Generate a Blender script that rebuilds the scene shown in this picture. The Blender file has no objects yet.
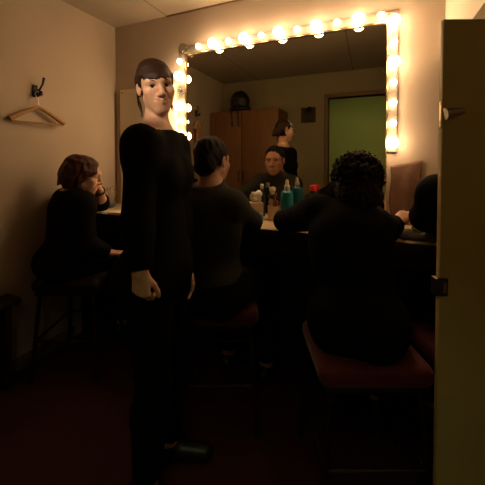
import bpy, bmesh, math, random
import numpy as np
from mathutils import Vector, Matrix

random.seed(4)
rng = np.random.default_rng(7)
SC = bpy.context.scene
COL = SC.collection
PI = math.pi
A = lambda *v: np.array(v, dtype=np.float64)

def nrm(v):
    v = np.asarray(v, float)
    return v / np.linalg.norm(v)

# ------------------------------------------------------------------ camera
CAM_H = 1.25
YAW, PITCH, FPX = math.radians(23), math.radians(1.5), 300.0
HX, HY = 242.5, 167.0
Fh = A(-math.sin(YAW), math.cos(YAW), 0)
Rt = A(math.cos(YAW), math.sin(YAW), 0)
Fw = Fh * math.cos(PITCH) - A(0, 0, 1) * math.sin(PITCH)
Up = np.cross(Rt, Fw)

def ray(px, py):
    return Fw + Rt * (px - HX) / FPX + Up * (HY - py) / FPX

def P(px, py, z):
    """world point seen at image position px, py at distance z"""
    return A(0, 0, CAM_H) + ray(px, py) * z

def PY(px, py, y):
    d = ray(px, py)
    return A(0, 0, CAM_H) + d * (y / d[1])

cam_d = bpy.data.cameras.new('camera')
cam = bpy.data.objects.new('camera', cam_d)
COL.objects.link(cam)
cam.location = (0, 0, CAM_H)
cam.rotation_euler = (PI / 2 - PITCH, 0, YAW)
cam_d.sensor_fit = 'HORIZONTAL'
cam_d.sensor_width = 36
cam_d.lens = FPX / 485 * 36
cam_d.shift_y = -(242.5 - HY) / 485
cam_d.clip_start = 0.02
SC.camera = cam

# ------------------------------------------------------------------ materials
def mat(name, col, rough=0.6, metal=0.0, noise=0.0, nscale=20.0, bump=0.0, bscale=200.0, coat=0.0, spec=0.5,
        stretch=(1, 1, 1), sheen=0.0, trans=0.0, ior=1.45, sss=0.0, emis=None, estr=0.0):
    m = bpy.data.materials.new(name)
    m.use_nodes = True
    nt = m.node_tree
    b = nt.nodes['Principled BSDF']
    b.inputs['Base Color'].default_value = (*col, 1)
    b.inputs['Roughness'].default_value = rough
    b.inputs['Metallic'].default_value = metal
    b.inputs['Specular IOR Level'].default_value = spec
    b.inputs['Coat Weight'].default_value = coat
    b.inputs['Sheen Weight'].default_value = sheen
    b.inputs['Transmission Weight'].default_value = trans
    b.inputs['IOR'].default_value = ior
    if sss:
        b.inputs['Subsurface Weight'].default_value = sss
        b.inputs['Subsurface Radius'].default_value = (0.9, 0.35, 0.2)
        b.inputs['Subsurface Scale'].default_value = 0.006
    if emis:
        b.inputs['Emission Color'].default_value = (*emis, 1)
        b.inputs['Emission Strength'].default_value = estr
    if noise or bump:
        tc = nt.nodes.new('ShaderNodeTexCoord')
        mp = nt.nodes.new('ShaderNodeMapping')
        mp.inputs['Scale'].default_value = stretch
        nt.links.new(tc.outputs['Object'], mp.inputs['Vector'])
        if noise:
            n = nt.nodes.new('ShaderNodeTexNoise')
            n.inputs['Scale'].default_value = nscale
            n.inputs['Detail'].default_value = 5
            nt.links.new(mp.outputs['Vector'], n.inputs['Vector'])
            r = nt.nodes.new('ShaderNodeMapRange')
            r.inputs['From Min'].default_value = 0.25
            r.inputs['From Max'].default_value = 0.75
            r.inputs['To Min'].default_value = 1 - noise
            r.inputs['To Max'].default_value = 1 + noise
            nt.links.new(n.outputs['Fac'], r.inputs['Value'])
            mx = nt.nodes.new('ShaderNodeVectorMath')
            mx.operation = 'SCALE'
            mx.inputs[0].default_value = col
            nt.links.new(r.outputs['Result'], mx.inputs['Scale'])
            nt.links.new(mx.outputs['Vector'], b.inputs['Base Color'])
        if bump:
            n2 = nt.nodes.new('ShaderNodeTexNoise')
            n2.inputs['Scale'].default_value = bscale
            n2.inputs['Detail'].default_value = 3
            nt.links.new(mp.outputs['Vector'], n2.inputs['Vector'])
            bp = nt.nodes.new('ShaderNodeBump')
            bp.inputs['Strength'].default_value = bump
            bp.inputs['Distance'].default_value = 0.002
            nt.links.new(n2.outputs['Fac'], bp.inputs['Height'])
            nt.links.new(bp.outputs['Normal'], b.inputs['Normal'])
    return m

WARM = (1.0, 0.63, 0.33)
M = {}
M['wall'] = mat('cream_wall_paint', (0.50, 0.42, 0.33), 0.75, noise=0.05, nscale=3, bump=0.15, bscale=120, spec=0.3)
M['wall_lifted'] = mat('lifted_wall_paint', (0.55, 0.46, 0.38), 0.75, noise=0.05, nscale=3, bump=0.15, bscale=120, spec=0.3)  # cream wall colour lightened to make up for weak grazing bulb light
M['back_wall'] = mat('dull_wall_paint', (0.30, 0.27, 0.17), 0.8, noise=0.05, nscale=3, spec=0.3)
M['floor'] = mat('dark_red_carpet', (0.055, 0.018, 0.016), 0.95, noise=0.35, nscale=180, bump=0.6, bscale=400, spec=0.1)
M['trim'] = mat('brown_trim', (0.20, 0.12, 0.065), 0.6, noise=0.15, nscale=30)
M['door'] = mat('olive_gloss_paint', (0.56, 0.44, 0.20), 0.35, noise=0.06, nscale=6, bump=0.05, bscale=60)
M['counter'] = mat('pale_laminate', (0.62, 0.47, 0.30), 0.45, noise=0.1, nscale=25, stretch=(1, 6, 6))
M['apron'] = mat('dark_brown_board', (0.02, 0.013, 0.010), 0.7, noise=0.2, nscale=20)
M['strip'] = mat('white_strip_paint', (0.30, 0.265, 0.215), 0.5, noise=0.03, nscale=40)
M['mirror'] = mat('silvered_glass', (0.54, 0.52, 0.42), 0.012, metal=1.0)
M['board'] = mat('white_board', (0.86, 0.80, 0.66), 0.6, noise=0.03, nscale=8)
M['metal'] = mat('worn_metal', (0.55, 0.50, 0.42), 0.32, metal=1.0, noise=0.1, nscale=80)
M['darkmetal'] = mat('dark_metal', (0.06, 0.055, 0.05), 0.4, metal=0.8, noise=0.1, nscale=80)
M['brass'] = mat('pale_brass', (0.8, 0.66, 0.42), 0.3, metal=1.0, noise=0.05, nscale=60)
M['wood'] = mat('hanger_wood', (0.42, 0.24, 0.10), 0.5, noise=0.25, nscale=30, stretch=(1, 1, 8))
M['palewood'] = mat('pale_hanger_wood', (0.62, 0.48, 0.31), 0.5, noise=0.15, nscale=30)
M['wardrobe'] = mat('reddish_brown_veneer', (0.20, 0.092, 0.036), 0.5, noise=0.2, nscale=8, stretch=(6, 6, 1))
M['dark'] = mat('black_enamel', (0.012, 0.012, 0.014), 0.4, noise=0.1, nscale=60)
M['bluedark'] = mat('blue_enamel', (0.02, 0.03, 0.16), 0.4, noise=0.1, nscale=60)
M['reddark'] = mat('red_enamel', (0.20, 0.02, 0.03), 0.4, noise=0.1, nscale=60)
M['green_wall'] = mat('green_corridor_paint', (0.52, 0.52, 0.20), 0.8, noise=0.04, nscale=4)
M['seat'] = mat('red_upholstery', (0.10, 0.006, 0.011), 0.7, noise=0.18, nscale=90, bump=0.3, bscale=300, sheen=0.2)
M['skin'] = mat('warm_skin', (0.66, 0.41, 0.29), 0.45, noise=0.05, nscale=60, sss=0.25, spec=0.4)
M['skin_ruddy'] = mat('ruddy_skin', (0.40, 0.21, 0.14), 0.5, noise=0.06, nscale=60, sss=0.2, spec=0.4)
M['lips'] = mat('rose_lips', (0.50, 0.22, 0.17), 0.35, noise=0.05, nscale=90)
M['brow'] = mat('dark_brows', (0.035, 0.02, 0.013), 0.6, noise=0.2, nscale=200)
M['eyewhite'] = mat('eye_white', (0.50, 0.44, 0.37), 0.2, noise=0.02, nscale=90)
M['iris'] = mat('grey_green_iris', (0.05, 0.05, 0.035), 0.15, noise=0.2, nscale=300)
M['pupil'] = mat('pupil_black', (0.004, 0.004, 0.004), 0.1, noise=0.02, nscale=90)
M['hair_brown'] = mat('dark_brown_hair', (0.026, 0.011, 0.006), 0.5, spec=0.3, noise=0.5, nscale=60, bump=0.9, bscale=160, stretch=(3, 3, 0.35))
M['hair_red'] = mat('auburn_hair', (0.050, 0.017, 0.008), 0.5, spec=0.3, noise=0.45, nscale=60, bump=0.9, bscale=150, stretch=(3, 3, 0.35))
M['hair_black'] = mat('near_black_hair', (0.010, 0.0065, 0.005), 0.7, noise=0.4, nscale=120, bump=0.8, bscale=260, spec=0.2)
M['black_cloth'] = mat('black_jersey', (0.0045, 0.0042, 0.0052), 0.85, noise=0.2, nscale=120, bump=0.25, bscale=350, spec=0.10)
M['grey_cloth'] = mat('charcoal_jersey', (0.030, 0.028, 0.025), 0.9, noise=0.15, nscale=120, bump=0.25, bscale=350, spec=0.15)
M['shoe'] = mat('black_leather', (0.012, 0.011, 0.011), 0.4, noise=0.1, nscale=60)
M['teal'] = mat('teal_plastic', (0.014, 0.16, 0.20), 0.3, noise=0.04, nscale=30)
M['palecap'] = mat('pale_plastic', (0.55, 0.47, 0.38), 0.35, noise=0.03, nscale=60)
M['redcap'] = mat('red_plastic', (0.55, 0.03, 0.02), 0.35, noise=0.03, nscale=60)
M['glass'] = mat('clear_glass', (0.96, 0.96, 0.94), 0.03, trans=1.0, ior=1.45)
M['paper'] = mat('white_paper', (0.70, 0.64, 0.52), 0.8, noise=0.04, nscale=30)
M['bluejar'] = mat('dull_blue_plastic', (0.12, 0.18, 0.22), 0.4, noise=0.05, nscale=40)
M['orange'] = mat('orange_lacquer', (0.50, 0.10, 0.02), 0.4, noise=0.05, nscale=40)
M['twig'] = mat('dry_twig', (0.32, 0.22, 0.10), 0.8, noise=0.2, nscale=60)
M['greycloth2'] = mat('grey_terry', (0.10, 0.09, 0.08), 0.95, noise=0.2, nscale=90, bump=0.6, bscale=250)
M['lime'] = mat('yellow_green_plastic', (0.45, 0.46, 0.12), 0.35, noise=0.04, nscale=60)
M['pipe'] = mat('beige_upright_paint', (0.44, 0.31, 0.21), 0.6, noise=0.05, nscale=20)
M['darkseat'] = mat('black_upholstery', (0.012, 0.010, 0.010), 0.7, noise=0.18, nscale=90, bump=0.3, bscale=300)
M['dim_pink'] = mat('dim_pink_tone', (0.20, 0.115, 0.08), 0.9, noise=0.2, nscale=18, bump=0.3, bscale=90)
M['scarf'] = mat('pink_scarf', (0.50, 0.27, 0.17), 0.9, noise=0.2, nscale=30)
M['bristle'] = mat('dark_bristles', (0.05, 0.03, 0.02), 0.9, noise=0.3, nscale=200)
M['bulb_lit'] = mat('glowing_bulb', (0.9, 0.85, 0.75), 0.3, emis=WARM, estr=40.0)
M['bulb_dim'] = mat('weak_glowing_bulb', (0.9, 0.85, 0.75), 0.3, emis=WARM, estr=25.0)
M['lamp'] = mat('corridor_diffuser', (0.9, 0.9, 0.85), 0.4, emis=(0.97, 1.0, 0.52), estr=15.0)
M['poster'] = mat('dark_board', (0.035, 0.025, 0.015), 0.7, noise=0.2, nscale=20)

def ceiling_material():
    m = mat('ceiling_panels', (0.42, 0.36, 0.28), 0.8, noise=0.04, nscale=4)
    nt = m.node_tree
    b = nt.nodes['Principled BSDF']
    src = b.inputs['Base Color'].links[0].from_socket
    geo = nt.nodes.new('ShaderNodeNewGeometry')
    sep = nt.nodes.new('ShaderNodeSeparateXYZ')
    nt.links.new(geo.outputs['Position'], sep.inputs[0])
    def seam(sock, off, period, half):
        a = nt.nodes.new('ShaderNodeMath'); a.operation = 'ADD'; a.inputs[1].default_value = off
        nt.links.new(sock, a.inputs[0])
        w = nt.nodes.new('ShaderNodeMath'); w.operation = 'PINGPONG'; w.inputs[1].default_value = period / 2
        nt.links.new(a.outputs[0], w.inputs[0])
        l = nt.nodes.new('ShaderNodeMath'); l.operation = 'LESS_THAN'; l.inputs[1].default_value = half
        nt.links.new(w.outputs[0], l.inputs[0])
        return l.outputs[0]
    sx = seam(sep.outputs[0], 1.397 + 12, 1.2, 0.0035)
    mix = nt.nodes.new('ShaderNodeMix'); mix.data_type = 'RGBA'
    nt.links.new(sx, mix.inputs['Factor'])
    nt.links.new(src, mix.inputs[6])
    mix.inputs[7].default_value = (0.10, 0.075, 0.05, 1)
    nt.links.new(mix.outputs[2], b.inputs['Base Color'])
    return m
M['ceiling'] = ceiling_material()

# ------------------------------------------------------------------ mesh helpers
ORG = {}

def link(name, me, parent=None, origin=None, label=None):
    o = bpy.data.objects.new(name, me)
    COL.objects.link(o)
    if parent is not None:
        o.parent = parent
        ORG[o] = ORG[parent]
    else:
        ORG[o] = A(0, 0, 0) if origin is None else np.asarray(origin, float)
        o.location = ORG[o]
    if label:
        o['label'] = label
    return o

def tag(o, label=None, cat=None, group=None, kind=None):
    if label: o['label'] = label
    if cat: o['category'] = cat
    if group: o['group'] = group
    if kind: o['kind'] = kind
    return o

def thing(name, base, label, cat, group=None):
    o = link(name, None, origin=base)
    o.empty_display_size = 0.05
    return tag(o, label, cat, group)

class MB:
    """collects shapes (world coordinates) and links them as one mesh object"""
    def __init__(self):
        self.v, self.f, self.mi, self.cur = [], [], [], 0
    def add(self, vs, fs):
        n = len(self.v)
        self.v += [tuple(x) for x in vs]
        self.f += [tuple(i + n for i in q) for q in fs]
        self.mi += [self.cur] * len(fs)
        return self
    def box(self, lo, hi, bev=0.0, R=None, c=None, seg=2):
        lo, hi = np.asarray(lo, float), np.asarray(hi, float)
        bm = bmesh.new()
        bmesh.ops.create_cube(bm, size=1.0)
        for v in bm.verts:
            v.co = Vector(lo + (np.array(v.co) + 0.5) * (hi - lo))
        if bev:
            bmesh.ops.bevel(bm, geom=list(bm.edges), offset=bev, segments=seg, affect='EDGES', profile=0.5)
        bm.verts.ensure_lookup_table()
        vs = [np.array(v.co) for v in bm.verts]
        for i, v in enumerate(bm.verts): v.index = i
        fs = [[v.index for v in f.verts] for f in bm.faces]
        bm.free()
        if R is not None:
            R = np.asarray(R, float)
            vs = [c + R @ v for v in vs]
        return self.add(vs, fs)
    def tube(self, pts, r, n=10, closed=False):
        pts = [np.asarray(p, float) for p in pts]
        rs = r if hasattr(r, '__len__') else [r] * len(pts)
        vs, fs, m = [], [], len(pts)
        prev = None
        for i, p in enumerate(pts):
            if closed:
                t = nrm(pts[(i + 1) % m] - pts[i - 1])
            else:
                t = nrm(pts[min(i + 1, m - 1)] - pts[max(i - 1, 0)])
            if prev is None:
                a = A(0, 0, 1) if abs(t[2]) < 0.9 else A(1, 0, 0)
                prev = nrm(np.cross(t, a))
            u = nrm(prev - t * np.dot(prev, t)); prev = u
            w = np.cross(t, u)
            for k in range(n):
                g = 2 * PI * k / n
                vs.append(p + rs[i] * (u * math.cos(g) + w * math.sin(g)))
        for i in range(m if closed else m - 1):
            j = (i + 1) % m
            for k in range(n):
                l = (k + 1) % n
                fs.append((i * n + k, i * n + l, j * n + l, j * n + k))
        if not closed:
            fs.append(tuple(range(n - 1, -1, -1)))
            fs.append(tuple((m - 1) * n + k for k in range(n)))
        return self.add(vs, fs)
    def lathe(self, prof, c, n=20, R=None):
        """prof: list of (radius, height) revolved about the local z axis"""
        vs, fs = [], []
        for (r, z) in prof:
            for k in range(n):
                g = 2 * PI * k / n
                p = A(r * math.cos(g), r * math.sin(g), z)
                vs.append(np.asarray(c) + (R @ p if R is not None else p))
        m = len(prof)
        for i in range(m - 1):
            for k in range(n):
                l = (k + 1) % n
                fs.append((i * n + k, i * n + l, (i + 1) * n + l, (i + 1) * n + k))
        fs.append(tuple(range(n - 1, -1, -1)))
        fs.append(tuple((m - 1) * n + k for k in range(n)))
        return self.add(vs, fs)
    def ball(self, c, r, n=14, R=None, sc=(1, 1, 1)):
        prof = [(max(1e-4, math.sin(PI * i / n)), -math.cos(PI * i / n)) for i in range(n + 1)]
        vs0, fs = MB().lathe(prof, A(0, 0, 0), n=2 * n if n < 16 else 24).vf()
        vs = []
        for v in vs0:
            p = np.array(v) * r * np.asarray(sc)
            vs.append(np.asarray(c) + (R @ p if R is not None else p))
        return self.add(vs, fs)
    def vf(self):
        return self.v, self.f
    def build(self, name, mats, parent=None, origin=None, label=None, smooth=True, auto=True):
        if parent is not None: origin = ORG[parent]
        o0 = A(0, 0, 0) if origin is None else np.asarray(origin, float)
        me = bpy.data.meshes.new(name)
        me.from_pydata([tuple(np.array(v) - o0) for v in self.v], [], self.f)
        for m in (mats if isinstance(mats, (list, tuple)) else [mats]):
            me.materials.append(m)
        me.polygons.foreach_set('material_index', self.mi)
        if smooth:
            me.polygons.foreach_set('use_smooth', [True] * len(self.f))
            if auto:
                me.set_sharp_from_angle(angle=math.radians(38))
        me.update()
        return link(name, me, parent, o0, label)

# ------------------------------------------------------------------ distance-field modelling for bodies
class Field:
    def __init__(self, lo, hi, h, fine=(), hf=None):
        self.ax = []
        for i in range(3):
            x, out = lo[i], []
            while x <= hi[i] + h:
                out.append(x)
                st = hf if any(f[0][i] - 1e-6 <= x < f[1][i] for f in fine) else h
                x += st
            self.ax.append(np.array(out, np.float32))
        self.v = np.full([len(a) for a in self.ax], 1.0, np.float32)
    def sub(self, lo, hi):
        s = []
        for i in range(3):
            a = int(np.searchsorted(self.ax[i], lo[i])); b = int(np.searchsorted(self.ax[i], hi[i]))
            s.append(slice(a, max(a, b)))
        g = [self.ax[0][s[0]][:, None, None], self.ax[1][s[1]][None, :, None], self.ax[2][s[2]][None, None, :]]
        return tuple(s), g
    def put(self, s, d, k, op):
        if d.size == 0: return
        a = self.v[s]
        d = d.astype(np.float32)
        if op == 'add':
            if k > 0:
                h = np.clip(0.5 + 0.5 * (d - a) / k, 0, 1)
                self.v[s] = d * (1 - h) + a * h - k * h * (1 - h)
            else:
                self.v[s] = np.minimum(a, d)
        elif op == 'sub':
            b, a2 = d, -a
            if k > 0:
                h = np.clip(0.5 + 0.5 * (b - a2) / k, 0, 1)
                self.v[s] = -(b * (1 - h) + a2 * h - k * h * (1 - h))
            else:
                self.v[s] = np.maximum(a, -d)
    def cone(self, a, b, ra, rb, k=0.02, op='add'):
        a, b = np.asarray(a, float), np.asarray(b, float)
        pad = max(ra, rb) + 2 * k + 0.03
        s, g = self.sub(np.minimum(a, b) - pad, np.maximum(a, b) + pad)
        ba = b - a
        l2 = float(ba @ ba) + 1e-12
        q = [g[i] - a[i] for i in range(3)]
        t = np.clip((q[0] * ba[0] + q[1] * ba[1] + q[2] * ba[2]) / l2, 0, 1)
        d = np.sqrt((q[0] - t * ba[0]) ** 2 + (q[1] - t * ba[1]) ** 2 + (q[2] - t * ba[2]) ** 2) - (ra + (rb - ra) * t)
        self.put(s, d, k, op); return self
    def ell(self, c, r, R=None, k=0.02, op='add'):
        c, r = np.asarray(c, float), np.asarray(r, float)
        pad = r.max() + 2 * k + 0.03
        s, g = self.sub(c - pad, c + pad)
        q = [g[i] - c[i] for i in range(3)]
        if R is not None:
            q = [q[0] * R[0, i] + q[1] * R[1, i] + q[2] * R[2, i] for i in range(3)]
        k0 = np.sqrt((q[0] / r[0]) ** 2 + (q[1] / r[1]) ** 2 + (q[2] / r[2]) ** 2)
        k1 = np.sqrt((q[0] / r[0] ** 2) ** 2 + (q[1] / r[1] ** 2) ** 2 + (q[2] / r[2] ** 2) ** 2) + 1e-9
        d = np.where(k0 < 0.05, -r.min() * np.ones_like(k0), k0 * (k0 - 1) / k1)
        self.put(s, d, k, op); return self
    def box(self, c, half, R, rnd=0.01, k=0.0, op='add'):
        c, half = np.asarray(c, float), np.asarray(half, float)
        pad = np.linalg.norm(half) + rnd + 2 * k + 0.03
        s, g = self.sub(c - pad, c + pad)
        q = [g[i] - c[i] for i in range(3)]
        q = [np.abs(q[0] * R[0, i] + q[1] * R[1, i] + q[2] * R[2, i]) - half[i] + rnd for i in range(3)]
        d = np.sqrt(sum(np.maximum(x, 0) ** 2 for x in q)) + np.minimum(np.maximum(q[0], np.maximum(q[1], q[2])), 0) - rnd
        self.put(s, d, k, op); return self
    def cut(self, p, n, rad):
        """slice off what lies beyond the plane through p with normal n, within rad of p"""
        p, n = np.asarray(p, float), nrm(n)
        s, g = self.sub(p - rad, p + rad)
        q = [g[i] - p[i] for i in range(3)]
        d = q[0] * n[0] + q[1] * n[1] + q[2] * n[2]
        inside = (q[0] ** 2 + q[1] ** 2 + q[2] ** 2) < rad * rad
        self.v[s] = np.where(inside, np.maximum(self.v[s], d), self.v[s]).astype(np.float32)
        return self
    def wobble(self, amp, freq, seed=0):
        X, Y, Z = self.ax[0][:, None, None], self.ax[1][None, :, None], self.ax[2][None, None, :]
        r = np.random.default_rng(seed)
        w = 0
        for _ in range(5):
            kx, ky, kz = r.normal(size=3) * freq
            w = w + np.sin(kx * X + ky * Y + kz * Z + r.uniform(0, 6.28))
        self.v = (self.v + amp * w / 2).astype(np.float32)
        return self
    def mesh(self):
        v = self.v
        ins = v < 0
        nx, ny, nz = v.shape
        cnt = np.zeros((nx - 1, ny - 1, nz - 1), np.int8)
        for dx in (0, 1):
            for dy in (0, 1):
                for dz in (0, 1):
                    cnt += ins[dx:nx - 1 + dx, dy:ny - 1 + dy, dz:nz - 1 + dz]
        act = (cnt > 0) & (cnt < 8)
        I, J, K = np.nonzero(act)
        acc = np.zeros((len(I), 3)); num = np.zeros(len(I))
        for ax in range(3):
            oth = [a for a in range(3) if a != ax]
            for p in (0, 1):
                for q in (0, 1):
                    o = [0, 0, 0]; o[oth[0]] = p; o[oth[1]] = q
                    e = list(o); e[ax] = 1
                    a = v[I + o[0], J + o[1], K + o[2]]; b = v[I + e[0], J + e[1], K + e[2]]
                    m = (a < 0) != (b < 0)
                    t = np.where(m, a / np.where(m, a - b, 1), 0)
                    pos = np.zeros((len(I), 3))
                    pos[:, oth[0]] = p; pos[:, oth[1]] = q; pos[:, ax] = t
                    acc += pos * m[:, None]; num += m
        loc = acc / num[:, None] + np.stack([I, J, K], 1)
        verts = np.stack([np.interp(loc[:, i], np.arange(len(self.ax[i])), self.ax[i]) for i in range(3)], 1)
        idx = np.full(act.shape, -1, np.int64)
        idx[I, J, K] = np.arange(len(I))
        faces = []
        for ax in range(3):
            o1, o2 = [(1, 2), (2, 0), (0, 1)][ax]
            sl0 = [slice(None)] * 3; sl1 = [slice(None)] * 3
            sl0[ax] = slice(0, -1); sl1[ax] = slice(1, None)
            a, b = ins[tuple(sl0)], ins[tuple(sl1)]
            ch = a != b
            for o in (o1, o2):
                ed = [slice(None)] * 3; ed[o] = 0; ch[tuple(ed)] = False
                ed[o] = -1; ch[tuple(ed)] = False
            G = np.array(np.nonzero(ch)).T
            if len(G) == 0: continue
            flip = a[tuple(G.T)]
            def at(d1, d2):
                H = G.copy(); H[:, o1] -= d1; H[:, o2] -= d2
                return idx[H[:, 0], H[:, 1], H[:, 2]]
            q = np.stack([at(1, 1), at(0, 1), at(0, 0), at(1, 0)], 1)
            q = np.where(flip[:, None], q, q[:, ::-1])
            faces.append(q)
        return verts, np.concatenate(faces)
    def build(self, name, mats, parent=None, origin=None, label=None, mfn=None, relax=1):
        verts, faces = self.mesh()
        faces = faces[(faces >= 0).all(1)]
        # a light smoothing pass
        for _ in range(relax):
            s = np.zeros_like(verts); n = np.zeros(len(verts))
            for i in range(4):
                a, b = faces[:, i], faces[:, (i + 1) % 4]
                np.add.at(s, a, verts[b]); np.add.at(n, a, 1)
                np.add.at(s, b, verts[a]); np.add.at(n, b, 1)
            verts = 0.6 * verts + 0.4 * s / np.maximum(n, 1)[:, None]
        if parent is not None: origin = ORG[parent]
        o0 = A(0, 0, 0) if origin is None else np.asarray(origin, float)
        me = bpy.data.meshes.new(name)
        me.vertices.add(len(verts))
        me.vertices.foreach_set('co', (verts - o0).astype(np.float32).ravel())
        me.loops.add(faces.size)
        me.loops.foreach_set('vertex_index', faces.astype(np.int32).ravel())
        me.polygons.add(len(faces))
        me.polygons.foreach_set('loop_start', (np.arange(len(faces)) * 4).astype(np.int32))
        me.update(calc_edges=True)
        for m in (mats if isinstance(mats, (list, tuple)) else [mats]):
            me.materials.append(m)
        if mfn is not None:
            c = verts[faces].mean(1)
            me.polygons.foreach_set('material_index', mfn(c).astype(np.int32))
        me.polygons.foreach_set('use_smooth', [True] * len(faces))
        me.validate()
        return link(name, me, parent, o0, label)

# ------------------------------------------------------------------ people
def head_frame(fwd, up=(0, 0, 1)):
    f = nrm(fwd)
    u = np.asarray(up, float)
    u = nrm(u - f * (u @ f))
    return np.stack([np.cross(f, u), f, u], 1)        # columns: right, forward, up

class Person:
    def __init__(self, J, male=False, skin='skin'):
        self.__dict__.update(J)
        self.male, self.skinmat = male, M[skin]
        up = nrm(self.nk - self.pel)
        rt = self.sR - self.sL
        rt = nrm(rt - up * (rt @ up))
        self.T = np.stack([rt, np.cross(up, rt), up], 1)
        self.w = J.get('w', 1.08 if male else 0.97)
        pts = [v for v in self.__dict__.values() if isinstance(v, np.ndarray) and v.shape == (3,)]
        pts = np.array(pts)
        self.lo, self.hi = pts.min(0) - 0.22, pts.max(0) + 0.22
        self.lo[2] = -0.03
        hb = (self.ho - 0.16 * self.hs, self.ho + 0.16 * self.hs)
        self.fine = [hb]
        for h in self.hands:
            c = h['w'] + nrm(h['d']) * 0.09
            self.fine.append((c - 0.11, c + 0.11))
    def L(self, *c):
        return self.ho + self.hM @ (np.array(c) * self.hs)
    def torso(self, F, e=0.0):
        w, T = self.w, self.T
        rt, fw, up = T[:, 0], T[:, 1], T[:, 2]
        k = 0.05
        F.ell(self.che, A(0.148 * w, 0.105 * w, 0.165 * w) + e, T, k)
        F.ell(self.che + up * 0.075 - fw * 0.01, A(0.14 * w, 0.085 * w, 0.09) + e, T, k)
        F.ell(self.che * 0.42 + self.pel * 0.58, A(0.125 * w, 0.098 * w, 0.15) + e, T, k)
        Tp = self.T
        F.ell(self.pel, A(0.158 * w, 0.118 * w, 0.118) + e, Tp, k)
        F.ell(self.pel - fw * 0.05 - rt * 0.07 - up * 0.03, A(0.085, 0.085, 0.09) + e, Tp, k)
        F.ell(self.pel - fw * 0.05 + rt * 0.07 - up * 0.03, A(0.085, 0.085, 0.09) + e, Tp, k)
        if not self.male:
            for s in (-1, 1):
                F.ell(self.che + fw * 0.066 + rt * s * 0.062 - up * 0.015, A(0.058, 0.045, 0.06) + e, T, 0.045)
        for s in (self.sR, self.sL):
            F.cone(self.nk - up * 0.015, s, 0.050 + e, 0.046 + e, 0.045)
    def arm(self, F, side, e=0.0, upto=1.0, loose=0.0):
        s, el, w = (self.sR, self.eR, self.wR) if side > 0 else (self.sL, self.eL, self.wL)
        m = self.w
        F.cone(s, s + 0.18 * (el - s), 0.058 * m + e, 0.056 * m + e, 0.04)
        F.cone(s, el, 0.050 * m + e, 0.040 * m + e + loose, 0.03)
        mid = el + (w - el) * 0.3
        F.cone(el, mid, 0.039 * m + e + loose, 0.041 * m + e + loose, 0.015)
        if upto > 0.3:
            F.cone(mid, el + (w - el) * upto, 0.041 * m + e + loose, (0.041 + (0.026 - 0.041) * (upto - 0.3) / 0.7) * m + e + loose, 0.015)
    def legs(self, F, e=0.0, upto=1.0):
        for hp, kn, an in ((self.hR, self.kR, self.aR), (self.hL, self.kL, self.aL)):
            F.cone(hp, kn, 0.083 * self.w + e, 0.056 * self.w + e, 0.04)
            cal = kn + (an - kn) * 0.32
            back = nrm(np.cross(np.cross(an - kn, self.tR), an - kn)) * -0.012
            F.cone(kn, cal + back, 0.052 + e, 0.055 + e, 0.02)
            F.cone(cal + back, an, 0.055 + e, 0.037 + e, 0.02)
    def feet(self, F, e=0.0):
        for an, td in ((self.aR, self.tR), (self.aL, self.tL)):
            b = A(an[0], an[1], 0.042)
            F.cone(an, b - td * 0.03, 0.034 + e, 0.034 + e, 0.02)
            F.cone(b - td * 0.035, b + td * 0.15 - A(0, 0, 0.012), 0.034 + e, 0.026 + e, 0.02)
    def neck(self, F, e=0.0):
        r = 0.056 if self.male else 0.041
        F.cone(self.nk, self.L(0, -0.018, -0.055), r + 0.006 + e, r + e, 0.03)
    def head(self, F):
        s, R, L = self.hs, self.hM, self.L
        jw = 1.12 if self.male else 1.0
        def el(c, r, k=0.02, op='add', R2=None): F.ell(L(*c), A(*r) * s, R if R2 is None else R @ R2, k * s, op)
        def cn(a, b, ra, rb, k=0.012, op='add'): F.cone(L(*a), L(*b), ra * s, rb * s, k * s, op)
        el((0, -0.016, 0.036), (0.073, 0.093, 0.081))
        el((0, 0.022, 0.022), (0.064, 0.070, 0.068), 0.02)
        el((0, 0.028, -0.046), (0.045 * jw, 0.055, 0.056), 0.03)
        el((0, 0.066, -0.094), (0.021 * jw, 0.019, 0.019), 0.03)
        for g in (-1, 1):
            cn((g * 0.048 * jw, 0.0, -0.048), (g * 0.013, 0.066, -0.096), 0.015, 0.014, 0.03)
            el((g * 0.044, 0.056, -0.018), (0.024, 0.022, 0.019), 0.025)
            cn((g * 0.012, 0.086, 0.027), (g * 0.047, 0.069, 0.024), 0.010, 0.010, 0.018)
            el((g * 0.031, 0.098, 0.006), (0.018, 0.020, 0.011), 0.012, 'sub')
            cn((g * 0.019, 0.080, 0.0125), (g * 0.044, 0.073, 0.0115), 0.0058, 0.0050, 0.004)     # upper lid
            cn((g * 0.020, 0.079, -0.0035), (g * 0.043, 0.073, -0.002), 0.0045, 0.004, 0.005)     # lower lid
        for g in (-1, 1):
            el((g * 0.032, 0.046, -0.046), (0.023, 0.028, 0.030), 0.03)
        cn((0, 0.086, 0.018), (0, 0.108, -0.026), 0.0085, 0.0115, 0.012)
        el((0, 0.106, -0.030), (0.012, 0.011, 0.010), 0.008)
        for g in (-1, 1):
            el((g * 0.013, 0.096, -0.033), (0.008, 0.011, 0.008), 0.006)
        el((0, 0.078, -0.062), (0.028, 0.018, 0.022), 0.02)
        for g in (-1, 1):
            cn((0, 0.0975, -0.0585), (g * 0.030, 0.0780, -0.0525), 0.0040, 0.0016, 0.006)
            cn((0, 0.0955, -0.0680), (g * 0.026, 0.0800, -0.0570), 0.0045, 0.0020, 0.006)
        for g in (-1, 1):
            cn((0, 0.1025, -0.0632), (g * 0.034, 0.0800, -0.0510), 0.0016, 0.0018, 0.002, 'sub')
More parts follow.
